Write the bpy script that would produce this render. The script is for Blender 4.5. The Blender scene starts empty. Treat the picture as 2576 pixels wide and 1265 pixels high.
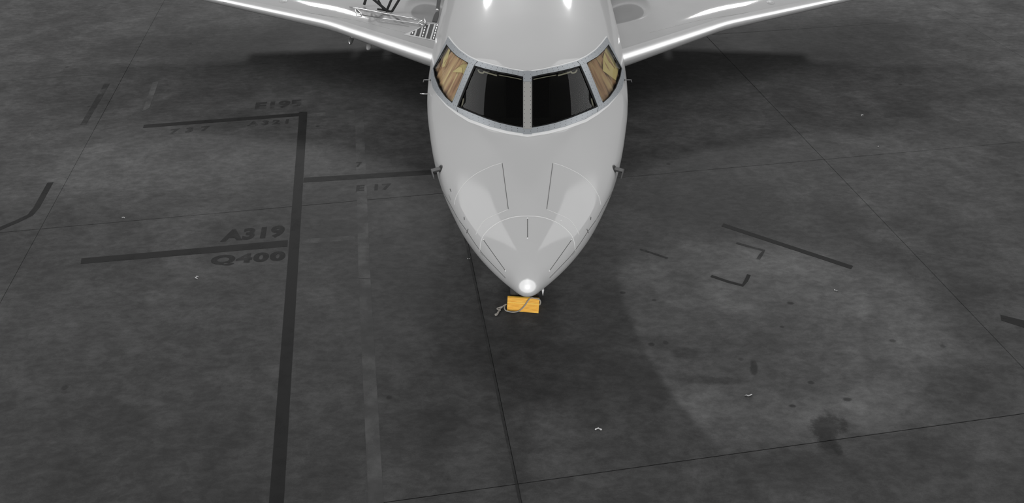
import bpy, bmesh, math, random
import numpy as np
from mathutils import Vector, Matrix
from mathutils.bvhtree import BVHTree

random.seed(7)
SC = bpy.context.scene
COL = SC.collection

# ------------------------------------------------------------------ camera
W_IMG, H_IMG = 2576.0, 1265.0
FPX, CX, CY = 2120.0, 1327.0, 632.5
PIT = math.radians(34.98)
CAM = Vector((0.0, -7.04, 7.05))
cam_data = bpy.data.cameras.new('camera')
cam_data.sensor_fit = 'HORIZONTAL'
cam_data.sensor_width = 36.0
cam_data.lens = FPX / W_IMG * 36.0
cam_data.shift_x = -(CX - W_IMG / 2) / W_IMG
cam_data.clip_end = 300
cam = bpy.data.objects.new('camera', cam_data)
COL.objects.link(cam)
cam.location = CAM
cam.rotation_euler = (math.pi / 2 - PIT, 0, 0)
SC.camera = cam

# ------------------------------------------------------------------ light
world = bpy.data.worlds.new('hangar_ambient')
SC.world = world
world.use_nodes = True
bg = world.node_tree.nodes['Background']
bg.inputs[0].default_value = (1, 1, 1, 1)
bg.inputs[1].default_value = 0.40


def area(name, loc, target, sx, sy, watt):
    l = bpy.data.lights.new(name, 'AREA')
    l.shape = 'RECTANGLE'
    l.size, l.size_y = sx, sy
    l.energy = watt
    o = bpy.data.objects.new(name, l)
    COL.objects.link(o)
    o.location = loc
    o.rotation_euler = (Vector(target) - Vector(loc)).to_track_quat('-Z', 'Y').to_euler()
    return o


# unseen low fill light added ahead of the nose, and the roof lamps
area('front_low_fill', (0, -22, 2.7), (0, 2, 1.8), 10, 4.6, 3300)
area('front_high_fill', (0, -13, 11.6), (0, 0, 1.6), 5.5, 4.5, 750)  # unseen light added up front to brighten the nose tip
for lx, pw in ((-9.0, 1350), (-2.5, 1000), (9.0, 1350)):
    area('roof_lamp', (lx, 29, 13.5), (lx * .3, 6, 0), 1.6, 1.6, pw)
for lx in (-17, 17):
    area('side_fill_light', (lx, 9, 13.5), (lx * .4, 9, 0), 8, 20, 1750)  # unseen soft fill added on both sides in place of ceiling bounce

SC.view_settings.view_transform = 'Standard'
SC.view_settings.look = 'None'
SC.view_settings.exposure = -0.12
SC.view_settings.gamma = 1.0
SC.view_settings.use_curve_mapping = False


# ------------------------------------------------------------------ helpers
def ray(px, py):
    x, y = (px - CX) / FPX, (py - CY) / FPX
    c, s = math.cos(PIT), math.sin(PIT)
    return Vector((x, c - y * s, -s - y * c)).normalized()


def on_z(px, py, z=0.0):
    d = ray(px, py)
    return CAM + d * ((z - CAM.z) / d.z)


def np_proj(P):
    d = P - np.array(CAM)
    c, s = math.cos(PIT), math.sin(PIT)
    dep = d[..., 1] * c - d[..., 2] * s
    up = d[..., 1] * s + d[..., 2] * c
    return CX + FPX * d[..., 0] / dep, CY - FPX * up / dep


def tag(o, label=None, cat=None, group=None, kind=None):
    for k, v in (('label', label), ('category', cat), ('group', group), ('kind', kind)):
        if v:
            o[k] = v
    return o


def empty(name, loc=(0, 0, 0)):
    o = bpy.data.objects.new(name, None)
    o.empty_display_size = .2
    COL.objects.link(o)
    o.location = loc
    return o


def link(name, me, mat, parent=None, smooth=True):
    if smooth:
        for p in me.polygons:
            p.use_smooth = True
    o = bpy.data.objects.new(name, me)
    if mat is not None:
        me.materials.clear()
        me.materials.append(mat)
    COL.objects.link(o)
    if parent is not None:
        o.parent = parent
        pw = Vector((0, 0, 0))
        p = parent
        while p is not None:
            pw += p.location
            p = p.parent
        o.location = -pw          # meshes are written in world coordinates
    return o


def mesh(name, V, F, mat, parent=None, smooth=True):
    me = bpy.data.meshes.new(name)
    me.from_pydata([tuple(v) for v in V], [], [tuple(f) for f in F])
    me.validate()
    me.update()
    return link(name, me, mat, parent, smooth)


class MB:
    """collects shapes of one part"""
    def __init__(self):
        self.V, self.F = [], []

    def add(self, V, F):
        n = len(self.V)
        self.V += [tuple(v) for v in V]
        self.F += [tuple(i + n for i in f) for f in F]

    def box(self, c, sx, sy, sz, M=None):
        V = []
        for k in (-1, 1):
            for j in (-1, 1):
                for i in (-1, 1):
                    v = Vector((i * sx / 2, j * sy / 2, k * sz / 2))
                    if M is not None:
                        v = M @ v
                    V.append(Vector(c) + v)
        self.add(V, [(0, 2, 3, 1), (4, 5, 7, 6), (0, 1, 5, 4), (2, 6, 7, 3), (0, 4, 6, 2), (1, 3, 7, 5)])

    def tube(self, P, r, n=10, caps=True):
        P = [Vector(p) for p in P]
        R = r if isinstance(r, (list, tuple)) else [r] * len(P)
        V, F = [], []
        up = None
        for i, p in enumerate(P):
            t = (P[min(i + 1, len(P) - 1)] - P[max(i - 1, 0)]).normalized()
            if up is None:
                a = Vector((0, 0, 1)) if abs(t.z) < .9 else Vector((1, 0, 0))
                up = t.cross(a).normalized()
            up = (up - t * up.dot(t)).normalized()
            b = t.cross(up)
            for k in range(n):
                an = 2 * math.pi * k / n
                V.append(p + (up * math.cos(an) + b * math.sin(an)) * R[i])
        for i in range(len(P) - 1):
            for k in range(n):
                k2 = (k + 1) % n
                F.append((i * n + k, i * n + k2, (i + 1) * n + k2, (i + 1) * n + k))
        if caps:
            F.append(tuple(range(n))[::-1])
            F.append(tuple(range((len(P) - 1) * n, len(P) * n)))
        self.add(V, F)

    def lathe(self, prof, c, axis, n=32):
        """prof: (radius, along) pairs round `axis` through c"""
        axis = Vector(axis).normalized()
        a = Vector((0, 0, 1)) if abs(axis.z) < .9 else Vector((1, 0, 0))
        u = axis.cross(a).normalized()
        v = axis.cross(u)
        V, F = [], []
        for r, h in prof:
            for k in range(n):
                an = 2 * math.pi * k / n
                V.append(Vector(c) + axis * h + (u * math.cos(an) + v * math.sin(an)) * r)
        for i in range(len(prof) - 1):
            for k in range(n):
                k2 = (k + 1) % n
                F.append((i * n + k, i * n + k2, (i + 1) * n + k2, (i + 1) * n + k))
        self.add(V, F)

    def build(self, name, mat, parent=None, smooth=False):
        return mesh(name, self.V, self.F, mat, parent, smooth)


def catmull(P, n=8):
    P = [Vector(p) for p in P]
    out = []
    for i in range(len(P) - 1):
        a, b, c, d = P[max(i - 1, 0)], P[i], P[i + 1], P[min(i + 2, len(P) - 1)]
        for k in range(n):
            t = k / n
            out.append(.5 * ((2 * b) + (c - a) * t + (2 * a - 5 * b + 4 * c - d) * t * t + (3 * b - a - 3 * c + d) * t ** 3))
    out.append(P[-1])
    return out


def resample(poly, n):
    P = np.array(poly, float)
    d = np.concatenate([[0], np.cumsum(np.linalg.norm(np.diff(P, axis=0), axis=1))])
    t = np.linspace(0, d[-1], n)
    return np.stack([np.interp(t, d, P[:, k]) for k in range(P.shape[1])], 1)


def pchip(x, y, xi):
    x = np.asarray(x, float)
    y = np.asarray(y, float)
    h = np.diff(x)
    dl = np.diff(y) / h
    m = np.zeros_like(y)
    for i in range(1, len(x) - 1):
        if dl[i - 1] * dl[i] > 0:
            w1, w2 = 2 * h[i] + h[i - 1], h[i] + 2 * h[i - 1]
            m[i] = (w1 + w2) / (w1 / dl[i - 1] + w2 / dl[i])
    m[0], m[-1] = dl[0], dl[-1]
    xi = np.clip(xi, x[0], x[-1])
    k = np.clip(np.searchsorted(x, xi) - 1, 0, len(x) - 2)
    t = (xi - x[k]) / h[k]
    return ((2 * t ** 3 - 3 * t ** 2 + 1) * y[k] + (t ** 3 - 2 * t ** 2 + t) * h[k] * m[k]
            + (-2 * t ** 3 + 3 * t ** 2) * y[k + 1] + (t ** 3 - t ** 2) * h[k] * m[k + 1])


# ------------------------------------------------------------------ materials
def nodes_of(name):
    m = bpy.data.materials.new(name)
    m.use_nodes = True
    nt = m.node_tree
    return m, nt, nt.nodes['Principled BSDF']


def mat(name, col, rough=.5, metal=0., coat=0., spec=.5, noise=None, bump=None, coat_rough=.05):
    """principled with a little noise in colour (noise = (scale, amount)) and relief (bump = (scale, strength))"""
    m, nt, b = nodes_of(name)
    if isinstance(col, (int, float)):
        col = (col, col, col)
    b.inputs['Base Color'].default_value = (*col, 1)
    b.inputs['Roughness'].default_value = rough
    b.inputs['Metallic'].default_value = metal
    b.inputs['Coat Weight'].default_value = coat
    b.inputs['Coat Roughness'].default_value = coat_rough
    b.inputs['Specular IOR Level'].default_value = spec
    tc = nt.nodes.new('ShaderNodeTexCoord')
    if noise:
        n = nt.nodes.new('ShaderNodeTexNoise')
        n.inputs['Scale'].default_value = noise[0]
        n.inputs['Detail'].default_value = 5
        nt.links.new(tc.outputs['Object'], n.inputs['Vector'])
        mx = nt.nodes.new('ShaderNodeMix')
        mx.data_type = 'RGBA'
        mx.inputs['A'].default_value = (*[c * (1 - noise[1]) for c in col], 1)
        mx.inputs['B'].default_value = (*[min(1, c * (1 + noise[1])) for c in col], 1)
        nt.links.new(n.outputs['Fac'], mx.inputs['Factor'])
        nt.links.new(mx.outputs['Result'], b.inputs['Base Color'])
    if bump:
        n2 = nt.nodes.new('ShaderNodeTexNoise')
        n2.inputs['Scale'].default_value = bump[0]
        nt.links.new(tc.outputs['Object'], n2.inputs['Vector'])
        bp = nt.nodes.new('ShaderNodeBump')
        bp.inputs['Strength'].default_value = bump[1]
        bp.inputs['Distance'].default_value = .01
        nt.links.new(n2.outputs['Fac'], bp.inputs['Height'])
        nt.links.new(bp.outputs['Normal'], b.inputs['Normal'])
    return m


M = {}
M['paint'] = mat('white_aircraft_paint', .52, .45, coat=.55, noise=(1.5, .03), coat_rough=.09, spec=.06)
M['wing'] = mat('grey_wing_paint', .46, .05, metal=.30, noise=(2.2, .05), spec=.6)
M['edge'] = mat('bare_leading_edge', .55, .25, metal=.5, noise=(5, .06))
M['seamlight'] = mat('pale_trim_and_highlight', .78, .4)  # seam highlights put into the colour; also pale trim, screws and dots
M['seamdark'] = mat('dark_panel_gap', .10, .6)
M['seammid'] = mat('grey_panel_gap', .34, .5)
M['frame'] = mat('grey_window_frame', (.33, .35, .37), .42, metal=.25, noise=(9, .05))
M['post'] = mat('tan_grey_center_post', (.36, .355, .34), .45, metal=.2, noise=(9, .05))
M['rivet'] = mat('dark_rivet', .06, .5, metal=.4)
M['seal'] = mat('black_rubber_seal', .004, .6, spec=.2)
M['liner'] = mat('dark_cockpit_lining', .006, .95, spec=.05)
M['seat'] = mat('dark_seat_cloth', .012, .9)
M['bracket'] = mat('pale_bracket', (.8, .78, .68), .5)
M['tyre'] = mat('dark_tyre_rubber', .045, .75, noise=(30, .2))
M['steel'] = mat('bright_steel', .7, .25, metal=.9)
M['strut'] = mat('grey_gear_paint', .5, .4)
M['probe'] = mat('dark_probe_metal', .045, .5, metal=.3)
M['walkbase'] = mat('light_grey_walkway_paint', .36, .5)
M['rail_shade'] = mat('dark_rail_shade', .10, .5)
M['walk'] = mat('black_antislip_walkway', .035, .8, noise=(60, .2))
M['strap'] = mat('black_webbing_strap', .02, .8)
M['rope'] = mat('grey_braided_rope', (.36, .34, .31), .9, bump=(160, .6))
M['intake'] = mat('dark_engine_intake', .02, .6)
M['paper'] = mat('white_paper_scrap', .6, .8)


def nose_glint_mat():  # soft-edged white that carries the nose highlight as colour
    m, nt, b = nodes_of('white_nose_highlight')
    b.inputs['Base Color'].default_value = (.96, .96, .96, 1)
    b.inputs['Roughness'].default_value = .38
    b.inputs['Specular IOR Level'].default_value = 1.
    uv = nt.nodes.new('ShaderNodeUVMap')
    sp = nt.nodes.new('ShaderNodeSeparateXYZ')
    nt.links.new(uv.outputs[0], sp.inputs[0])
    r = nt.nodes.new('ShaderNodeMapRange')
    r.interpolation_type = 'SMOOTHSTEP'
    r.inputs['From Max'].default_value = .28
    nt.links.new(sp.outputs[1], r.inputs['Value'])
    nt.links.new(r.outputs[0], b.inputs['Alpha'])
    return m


M['nose_glint'] = nose_glint_mat()


def glass_mat(name, tint, gloss_rough=.03, ior=1.5):
    m = bpy.data.materials.new(name)
    m.use_nodes = True
    nt = m.node_tree
    nt.nodes.clear()
    out = nt.nodes.new('ShaderNodeOutputMaterial')
    tr = nt.nodes.new('ShaderNodeBsdfTransparent')
    tr.inputs[0].default_value = (*tint, 1)
    gl = nt.nodes.new('ShaderNodeBsdfGlossy')
    gl.inputs['Roughness'].default_value = gloss_rough
    fr = nt.nodes.new('ShaderNodeFresnel')
    fr.inputs['IOR'].default_value = ior
    # only the outer face mirrors; the inner face lets light through
    ge = nt.nodes.new('ShaderNodeNewGeometry')
    inv = nt.nodes.new('ShaderNodeMath')
    inv.operation = 'SUBTRACT'
    inv.inputs[0].default_value = 1
    nt.links.new(ge.outputs['Backfacing'], inv.inputs[1])
    fa = nt.nodes.new('ShaderNodeMath')
    fa.operation = 'MULTIPLY'
    nt.links.new(fr.outputs[0], fa.inputs[0])
    nt.links.new(inv.outputs[0], fa.inputs[1])
    mx = nt.nodes.new('ShaderNodeMixShader')
    nt.links.new(fa.outputs[0], mx.inputs[0])
    nt.links.new(tr.outputs[0], mx.inputs[1])
    nt.links.new(gl.outputs[0], mx.inputs[2])
    nt.links.new(mx.outputs[0], out.inputs[0])
    return m


M['glass'] = glass_mat('dark_windshield_glass', (.72, .72, .69), 0.0, 1.22)
M['glass_side'] = glass_mat('clear_side_glass', (.95, .93, .86), 0.0, 1.4)


def chock_mat():
    m, nt, b = nodes_of('yellow_painted_chock')
    tc = nt.nodes.new('ShaderNodeTexCoord')
    n = nt.nodes.new('ShaderNodeTexNoise')
    n.inputs['Scale'].default_value = 12
    nt.links.new(tc.outputs['Object'], n.inputs['Vector'])
    r = nt.nodes.new('ShaderNodeValToRGB')
    r.color_ramp.elements[0].color = (.95, .50, .045, 1)
    r.color_ramp.elements[1].color = (1.0, .63, .10, 1)
    nt.links.new(n.outputs['Fac'], r.inputs[0])
    nt.links.new(r.outputs[0], b.inputs['Base Color'])
    b.inputs['Roughness'].default_value = .5
    return m


M['chock'] = chock_mat()


def curtain_mat(name, cols):
    m, nt, b = nodes_of(name)
    uv = nt.nodes.new('ShaderNodeUVMap')
    mp = nt.nodes.new('ShaderNodeMapping')
    mp.inputs['Scale'].default_value = (9, .7, 1)
    nt.links.new(uv.outputs[0], mp.inputs[0])
    n = nt.nodes.new('ShaderNodeTexNoise')
    n.inputs['Scale'].default_value = 1.4
    n.inputs['Detail'].default_value = 2
    nt.links.new(mp.outputs[0], n.inputs['Vector'])
    r = nt.nodes.new('ShaderNodeValToRGB')
    el = r.color_ramp.elements
    el[0].position, el[0].color = .32, (*cols[0], 1)
    el[1].position, el[1].color = .68, (*cols[-1], 1)
    for k, c in enumerate(cols[1:-1]):
        e = el.new(.32 + .36 * (k + 1) / (len(cols) - 1))
        e.color = (*c, 1)
    nt.links.new(n.outputs['Fac'], r.inputs[0])
    nt.links.new(r.outputs[0], b.inputs['Base Color'])
    b.inputs['Roughness'].default_value = .85
    return m


M['curtain_a'] = curtain_mat('hazy_tan_curtain_cloth', [(.20, .12, .09), (.48, .31, .24), (.62, .47, .35), (.80, .71, .49)])  # side-glass haze and fold highlights are mixed into both cloth tones
M['curtain_b'] = curtain_mat('hazy_brown_curtain_cloth', [(.13, .09, .068), (.32, .21, .16), (.38, .28, .20), (.46, .39, .25)])
M['sheet'] = mat('pale_yellow_sun_sheet', (.74, .68, .42), .8, noise=(8, .12))
M['sheet_dull'] = mat('olive_yellow_sun_sheet', (.54, .49, .28), .8, noise=(8, .12))


# concrete with the marks that lie on it (position of each mark in metres on the floor)
def concrete():
    m, nt, b = nodes_of('dark_worn_concrete')
    N, L = nt.nodes, nt.links
    geo = N.new('ShaderNodeNewGeometry')
    pos = geo.outputs['Position']

    def noise(scale, detail=6, rough=.55, dist=0., stretch=None):
        n = N.new('ShaderNodeTexNoise')
        n.inputs['Scale'].default_value = scale
        n.inputs['Detail'].default_value = detail
        n.inputs['Roughness'].default_value = rough
        n.inputs['Distortion'].default_value = dist
        if stretch:
            mp = N.new('ShaderNodeMapping')
            mp.inputs['Rotation'].default_value = (0, 0, math.radians(-9.9))
            mp.inputs['Scale'].default_value = stretch
            L.new(pos, mp.inputs[0])
            L.new(mp.outputs[0], n.inputs['Vector'])
        else:
            L.new(pos, n.inputs['Vector'])
        return n.outputs['Fac']

    def math_(op, a, bb, clamp=False):
        n = N.new('ShaderNodeMath')
        n.operation = op
        n.use_clamp = clamp
        for k, v in ((0, a), (1, bb)):
            if isinstance(v, (int, float)):
                n.inputs[k].default_value = v
            else:
                L.new(v, n.inputs[k])
        return n.outputs[0]

    def ramp(v, lo, hi, a=0., c=1.):
        n = N.new('ShaderNodeMapRange')
        n.interpolation_type = 'SMOOTHSTEP'
        n.inputs['From Min'].default_value = lo
        n.inputs['From Max'].default_value = hi
        n.inputs['To Min'].default_value = a
        n.inputs['To Max'].default_value = c
        L.new(v, n.inputs['Value'])
        return n.outputs[0]

    warp_n = N.new('ShaderNodeTexNoise')
    warp_n.inputs['Scale'].default_value = 2.6
    warp_n.inputs['Detail'].default_value = 9
    warp_n.inputs['Roughness'].default_value = .72
    L.new(pos, warp_n.inputs['Vector'])

    def ellipse(px, py, rx, ry, rot, soft=.3, warp=.6, at=None):
        """mask 1 inside an ellipse round the floor point seen at (px, py); radii in metres"""
        c = Vector((*at, 0)) if at else on_z(px, py)
        sub = N.new('ShaderNodeVectorMath')
        sub.operation = 'SUBTRACT'
        L.new(pos, sub.inputs[0])
        sub.inputs[1].default_value = (c.x, c.y, 0)
        w = N.new('ShaderNodeVectorMath')
        w.operation = 'MULTIPLY_ADD'
        L.new(warp_n.outputs['Color'], w.inputs[0])
        w.inputs[1].default_value = (warp, warp, 0)
        w.inputs[2].default_value = (-warp / 2, -warp / 2, 0)
        ad = N.new('ShaderNodeVectorMath')
        L.new(sub.outputs[0], ad.inputs[0])
        L.new(w.outputs[0], ad.inputs[1])
        mp = N.new('ShaderNodeMapping')
        mp.vector_type = 'TEXTURE'
        mp.inputs['Rotation'].default_value = (0, 0, math.radians(rot))
        mp.inputs['Scale'].default_value = (rx, ry, 1)
        L.new(ad.outputs[0], mp.inputs[0])
        sep = N.new('ShaderNodeSeparateXYZ')
        L.new(mp.outputs[0], sep.inputs[0])
        d = math_('SQRT', math_('ADD', math_('POWER', sep.outputs[0], 2.), math_('POWER', sep.outputs[1], 2.)), 0.)
        return ramp(d, 1 - soft, 1 + soft, 1, 0)

    big = noise(.32, 4, .5)
    mid = noise(1.5, 9, .68, .3, (1, 1.35, 1))
    fine = noise(6, 8, .7, .3, (1, 1.7, 1))
    grit = noise(70, 3, .6)
    blot = noise(.85, 11, .72, .5)
    val = ramp(big, .3, .7, .85, 1.15)
    val = math_('MULTIPLY', val, ramp(mid, .30, .72, .80, 1.22))
    val = math_('MULTIPLY', val, ramp(fine, .3, .72, .80, 1.22))
    val = math_('MULTIPLY', val, ramp(blot, .44, .64, .92, 1.17))
    val = math_('MULTIPLY', val, ramp(grit, .25, .75, .93, 1.07))
    # pale patch on the right with a crisp left edge, pale patch left of the nose
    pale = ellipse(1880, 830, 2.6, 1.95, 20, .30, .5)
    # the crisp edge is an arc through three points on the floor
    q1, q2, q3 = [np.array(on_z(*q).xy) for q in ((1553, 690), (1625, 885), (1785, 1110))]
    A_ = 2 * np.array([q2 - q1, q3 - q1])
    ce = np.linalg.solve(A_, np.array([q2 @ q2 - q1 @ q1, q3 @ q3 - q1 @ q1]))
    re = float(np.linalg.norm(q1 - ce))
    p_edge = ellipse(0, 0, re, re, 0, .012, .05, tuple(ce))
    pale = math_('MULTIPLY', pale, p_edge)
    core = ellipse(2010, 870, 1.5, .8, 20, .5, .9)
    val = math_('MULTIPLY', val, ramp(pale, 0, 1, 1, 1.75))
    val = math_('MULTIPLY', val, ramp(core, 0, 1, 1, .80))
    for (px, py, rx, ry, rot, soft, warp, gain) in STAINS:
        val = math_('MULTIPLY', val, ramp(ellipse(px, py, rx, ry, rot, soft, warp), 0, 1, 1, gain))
    # scattered small dark drips
    vor = N.new('ShaderNodeTexVoronoi')
    vor.inputs['Scale'].default_value = 1.1
    L.new(pos, vor.inputs['Vector'])
    val = math_('MULTIPLY', val, ramp(vor.outputs['Distance'], .03, .055, .62, 1))
    val = math_('MULTIPLY', val, .059)
    comb = N.new('ShaderNodeCombineColor')
    for k in range(3):
        L.new(val, comb.inputs[k])
    L.new(comb.outputs[0], b.inputs['Base Color'])
    L.new(ramp(mid, .2, .8, .50, .68), b.inputs['Roughness'])
    b.inputs['Specular IOR Level'].default_value = .07
    bp = N.new('ShaderNodeBump')
    bp.inputs['Strength'].default_value = .12
    bp.inputs['Distance'].default_value = .01
    L.new(fine, bp.inputs['Height'])
    L.new(bp.outputs[0], b.inputs['Normal'])
    return m


#          px    py    rx   ry  rot soft warp gain
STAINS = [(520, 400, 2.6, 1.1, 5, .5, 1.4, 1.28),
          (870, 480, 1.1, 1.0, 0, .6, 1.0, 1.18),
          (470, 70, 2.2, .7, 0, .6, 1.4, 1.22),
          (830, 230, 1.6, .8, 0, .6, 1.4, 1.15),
          (860, 1040, .55, .42, 0, .6, .6, 1.30),
          (955, 1170, .35, .3, 0, .6, .6, 1.18),
          (2085, 1085, .30, .14, 70, .6, .7, .45),
          (1895, 925, .045, .13, -10, .5, .14, .5),
          (1790, 955, .45, .06, 0, .6, .25, .65),
          (1725, 885, .18, .10, 0, .5, .2, .68),
          (2060, 1140, 1.3, .45, 0, .6, .8, .80),
          (2350, 960, .9, .35, 0, .6, .8, .82),
          (1740, 700, .35, .15, 0, .6, .3, .80),
          (1640, 860, .30, .14, 0, .6, .3, .82),
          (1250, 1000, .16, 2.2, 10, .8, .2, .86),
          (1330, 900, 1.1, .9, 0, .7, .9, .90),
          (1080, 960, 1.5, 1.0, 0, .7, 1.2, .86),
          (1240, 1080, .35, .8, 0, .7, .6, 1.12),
          (2225, 800, .35, .55, 30, .7, .4, 1.15),
          (1988, 762, .05, .03, 0, .5, .1, .45),
          (1968, 822, .03, .02, 0, .5, .04, .5), (1994, 1021, .04, .025, 0, .5, .04, .4), (2132, 1005, .05, .03, 0, .5, .05, .45), (2040, 962, .04, .03, 0, .5, .04, .5), (2245, 857, .04, .03, 0, .5, .04, .55), (1638, 866, .04, .03, 0, .5, .04, .5), (1566, 736, .04, .03, 0, .5, .04, .5), (1645, 755, .03, .02, 0, .5, .04, .5)]
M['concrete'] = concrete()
M['wallgrey'] = mat('grey_light_block', .18, .7, noise=(.8, .1))
M['joint'] = mat('dark_joint_filler', .03, .9)


def worn_paint(name, val, wear=(.42, .60), keep=.25):
    """flat floor paint, worn through in patches"""
    m, nt, b = nodes_of(name)
    N, L = nt.nodes, nt.links
    geo = N.new('ShaderNodeNewGeometry')
    n = N.new('ShaderNodeTexNoise')
    n.inputs['Scale'].default_value = 2.6
    n.inputs['Detail'].default_value = 8
    n.inputs['Roughness'].default_value = .6
    L.new(geo.outputs['Position'], n.inputs['Vector'])
    r = N.new('ShaderNodeMapRange')
    r.inputs['From Min'].default_value, r.inputs['From Max'].default_value = wear
    r.inputs['To Min'].default_value, r.inputs['To Max'].default_value = keep, 1
    L.new(n.outputs['Fac'], r.inputs['Value'])
    L.new(r.outputs[0], b.inputs['Alpha'])
    b.inputs['Base Color'].default_value = (val, val, val, 1)
    b.inputs['Roughness'].default_value = .6
    b.inputs['Specular IOR Level'].default_value = .07
    return m


M['line_dark'] = worn_paint('dark_grey_floor_paint', .022, (.30, .5), .75)
M['line_faint'] = worn_paint('faded_dark_floor_paint', .041, (.35, .68), .08)
M['line_pale'] = worn_paint('faded_pale_floor_paint', .098, (.36, .62), .40)
M['letter'] = worn_paint('faded_stencil_paint', .028, (.35, .62), .30)

# ------------------------------------------------------------------ floor
GRID = math.radians(9.876)
HC = CAM.z
SA, SB = .85349 * HC, .90154 * HC
OA, OB = 2.52483 * HC, -.77366 * HC
gu = Vector((math.cos(GRID), math.sin(GRID), 0))
gv = Vector((-math.sin(GRID), math.cos(GRID), 0))
base0 = Vector((0, CAM.y, 0))

floor = mesh('floor', [(-45, -35, -.03), (45, -35, -.03), (45, 50, -.03), (-45, 50, -.03)], [(0, 1, 2, 3)], M['joint'], None, False)
tag(floor, 'dark worn concrete hangar floor with painted guide lines', None, None, 'structure')
deck = mesh('shade_deck', [(x, y, z) for z in (5.1, 5.35) for x, y in ((-30, -20), (30, -20), (30, -7.5), (-30, -7.5))],  # unseen deck added to keep ambient light off the near floor
            [(3, 2, 1, 0), (4, 5, 6, 7), (0, 1, 5, 4), (1, 2, 6, 5), (2, 3, 7, 6), (3, 0, 4, 7)], M['joint'], None, False)
tag(deck, 'dark unseen deck added to shade the near floor', None, None, 'structure')
for nm, V8 in (('front_light_block', [(x, y, z) for z in (5.35, 16) for x, y in ((-30, -20.3), (30, -20.3), (30, -20), (-30, -20))]),
               ('overhead_light_block', [(x, y, z) for z in (12, 12.3) for x, y in ((-30, -20), (30, -20), (30, -3), (-30, -3))])):
    tag(mesh(nm, V8, [(3, 2, 1, 0), (4, 5, 6, 7), (0, 1, 5, 4), (1, 2, 6, 5), (2, 3, 7, 6), (3, 0, 4, 7)], M['wallgrey'], None, False), None, None, None, 'structure')  # unseen wall and roof added to block ambient light from the front
GAP = .005
slab_me = None
for i in range(-4, 4):
    for j in range(-4, 4):
        c = base0 + gu * (OB + (i + .5) * SB) + gv * (OA + (j + .5) * SA)
        if slab_me is None:
            hx, hy, ch = SB / 2 - GAP / 2, SA / 2 - GAP / 2, .004
            V = [(-hx, -hy, -.03), (hx, -hy, -.03), (hx, hy, -.03), (-hx, hy, -.03),
                 (-hx, -hy, -ch), (hx, -hy, -ch), (hx, hy, -ch), (-hx, hy, -ch),
                 (-hx + ch, -hy + ch, 0), (hx - ch, -hy + ch, 0), (hx - ch, hy - ch, 0), (-hx + ch, hy - ch, 0)]
            F = [(3, 2, 1, 0), (8, 9, 10, 11)]
            for k in range(4):
                k2 = (k + 1) % 4
                F += [(k, k2, 4 + k2, 4 + k), (4 + k, 4 + k2, 8 + k2, 8 + k)]
            slab_me = bpy.data.meshes.new('concrete_slab')
            slab_me.from_pydata(V, [], F)
            slab_me.materials.append(M['concrete'])
        o = bpy.data.objects.new('concrete_slab', slab_me)
        COL.objects.link(o)
        o.parent = floor
        o.location = c
        o.rotation_euler = (0, 0, GRID)


def floor_strip(name, pix, material, z=.0025, parent=floor):
    """a painted shape on the floor: outline given by where its corners lie"""
    top = [on_z(x, y, 0) for x, y in pix]
    n = len(top)
    V = [(p.x, p.y, z) for p in top] + [(p.x, p.y, .0002) for p in top]
    F = [tuple(range(n))] + [(k, (k + 1) % n, n + (k + 1) % n, n + k) for k in range(n)]
    return mesh(name, V, F, material, parent, False)


def floor_line(name, pix, width, material, z=.0025):
    """a painted stripe of constant width (m) along a polyline"""
    P = [on_z(x, y) for x, y in pix]
    Lf, Rt = [], []
    for i, p in enumerate(P):
        t = (P[min(i + 1, len(P) - 1)] - P[max(i - 1, 0)]).normalized()
        nrm = Vector((-t.y, t.x, 0))
        Lf.append(p + nrm * width / 2)
        Rt.append(p - nrm * width / 2)
    n = len(P)
    V = [(p.x, p.y, z) for p in Lf + Rt] + [(p.x, p.y, .0002) for p in Lf + Rt]
    F = [(i, i + 1, n + i + 1, n + i) for i in range(n - 1)]
    F += [(i, 2 * n + i, 2 * n + i + 1, i + 1) for i in range(n - 1)]
    F += [(n + i, n + i + 1, 3 * n + i + 1, 3 * n + i) for i in range(n - 1)]
    return mesh(name, V, F, material, floor, False)


LD, LF, LP = M['line_dark'], M['line_faint'], M['line_pale']
floor_strip('painted_line', [(753, 282), (773, 281), (713, 1275), (676, 1275)], LD)
floor_strip('painted_line', [(362, 314), (756, 284), (755, 292), (360, 322)], LD, .0021)
floor_strip('painted_line', [(764, 447), (1115, 426), (1116, 437), (763, 459)], LD, .0021)
floor_strip('painted_line', [(205, 650), (724, 604), (723, 620), (203, 664)], LD, .0021)
floor_strip('painted_line', [(893, 283), (914, 271), (932, 700), (902, 700)], LP, .0015)
floor_strip('painted_line', [(902, 702), (932, 702), (966, 1275), (927, 1275)], LP, .0015)
floor_strip('painted_line', [(775, 286), (892, 276), (892, 285), (775, 294)], LP, .0012)
floor_strip('painted_line', [(760, 602), (892, 592), (892, 604), (758, 614)], LP, .0012)
floor_strip('painted_line', [(262, 212), (277, 210), (217, 313), (202, 314)], LF)
floor_strip('painted_line', [(384, 208), (400, 203), (376, 272), (358, 280)], LP)
floor_line('painted_line', [(-40, 594), (0, 575), (45, 556), (76, 541), (92, 522), (127, 459)], .095, LD)
floor_strip('painted_line', [(1815, 569), (1820, 562), (2146, 669), (2141, 677)], LD)
floor_line('painted_mark', [(1789, 694), (1830, 708), (1868, 718), (1877, 706), (1884, 691)], .052, LD)
floor_line('painted_mark', [(1852, 611), (1890, 622), (1922, 630), (1915, 640), (1907, 652)], .05, LF)
floor_line('painted_mark', [(1610, 627), (1645, 638), (1680, 650)], .04, LF)
floor_strip('painted_line', [(2517, 792), (2600, 812), (2600, 832), (2519, 806)], LD)


floor_line('joint_sealant', [(1168, 590), (1194, 707), (1220, 831), (1256, 1010), (1309, 1265), (1318, 1310)], .03, LF, .0012)


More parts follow.
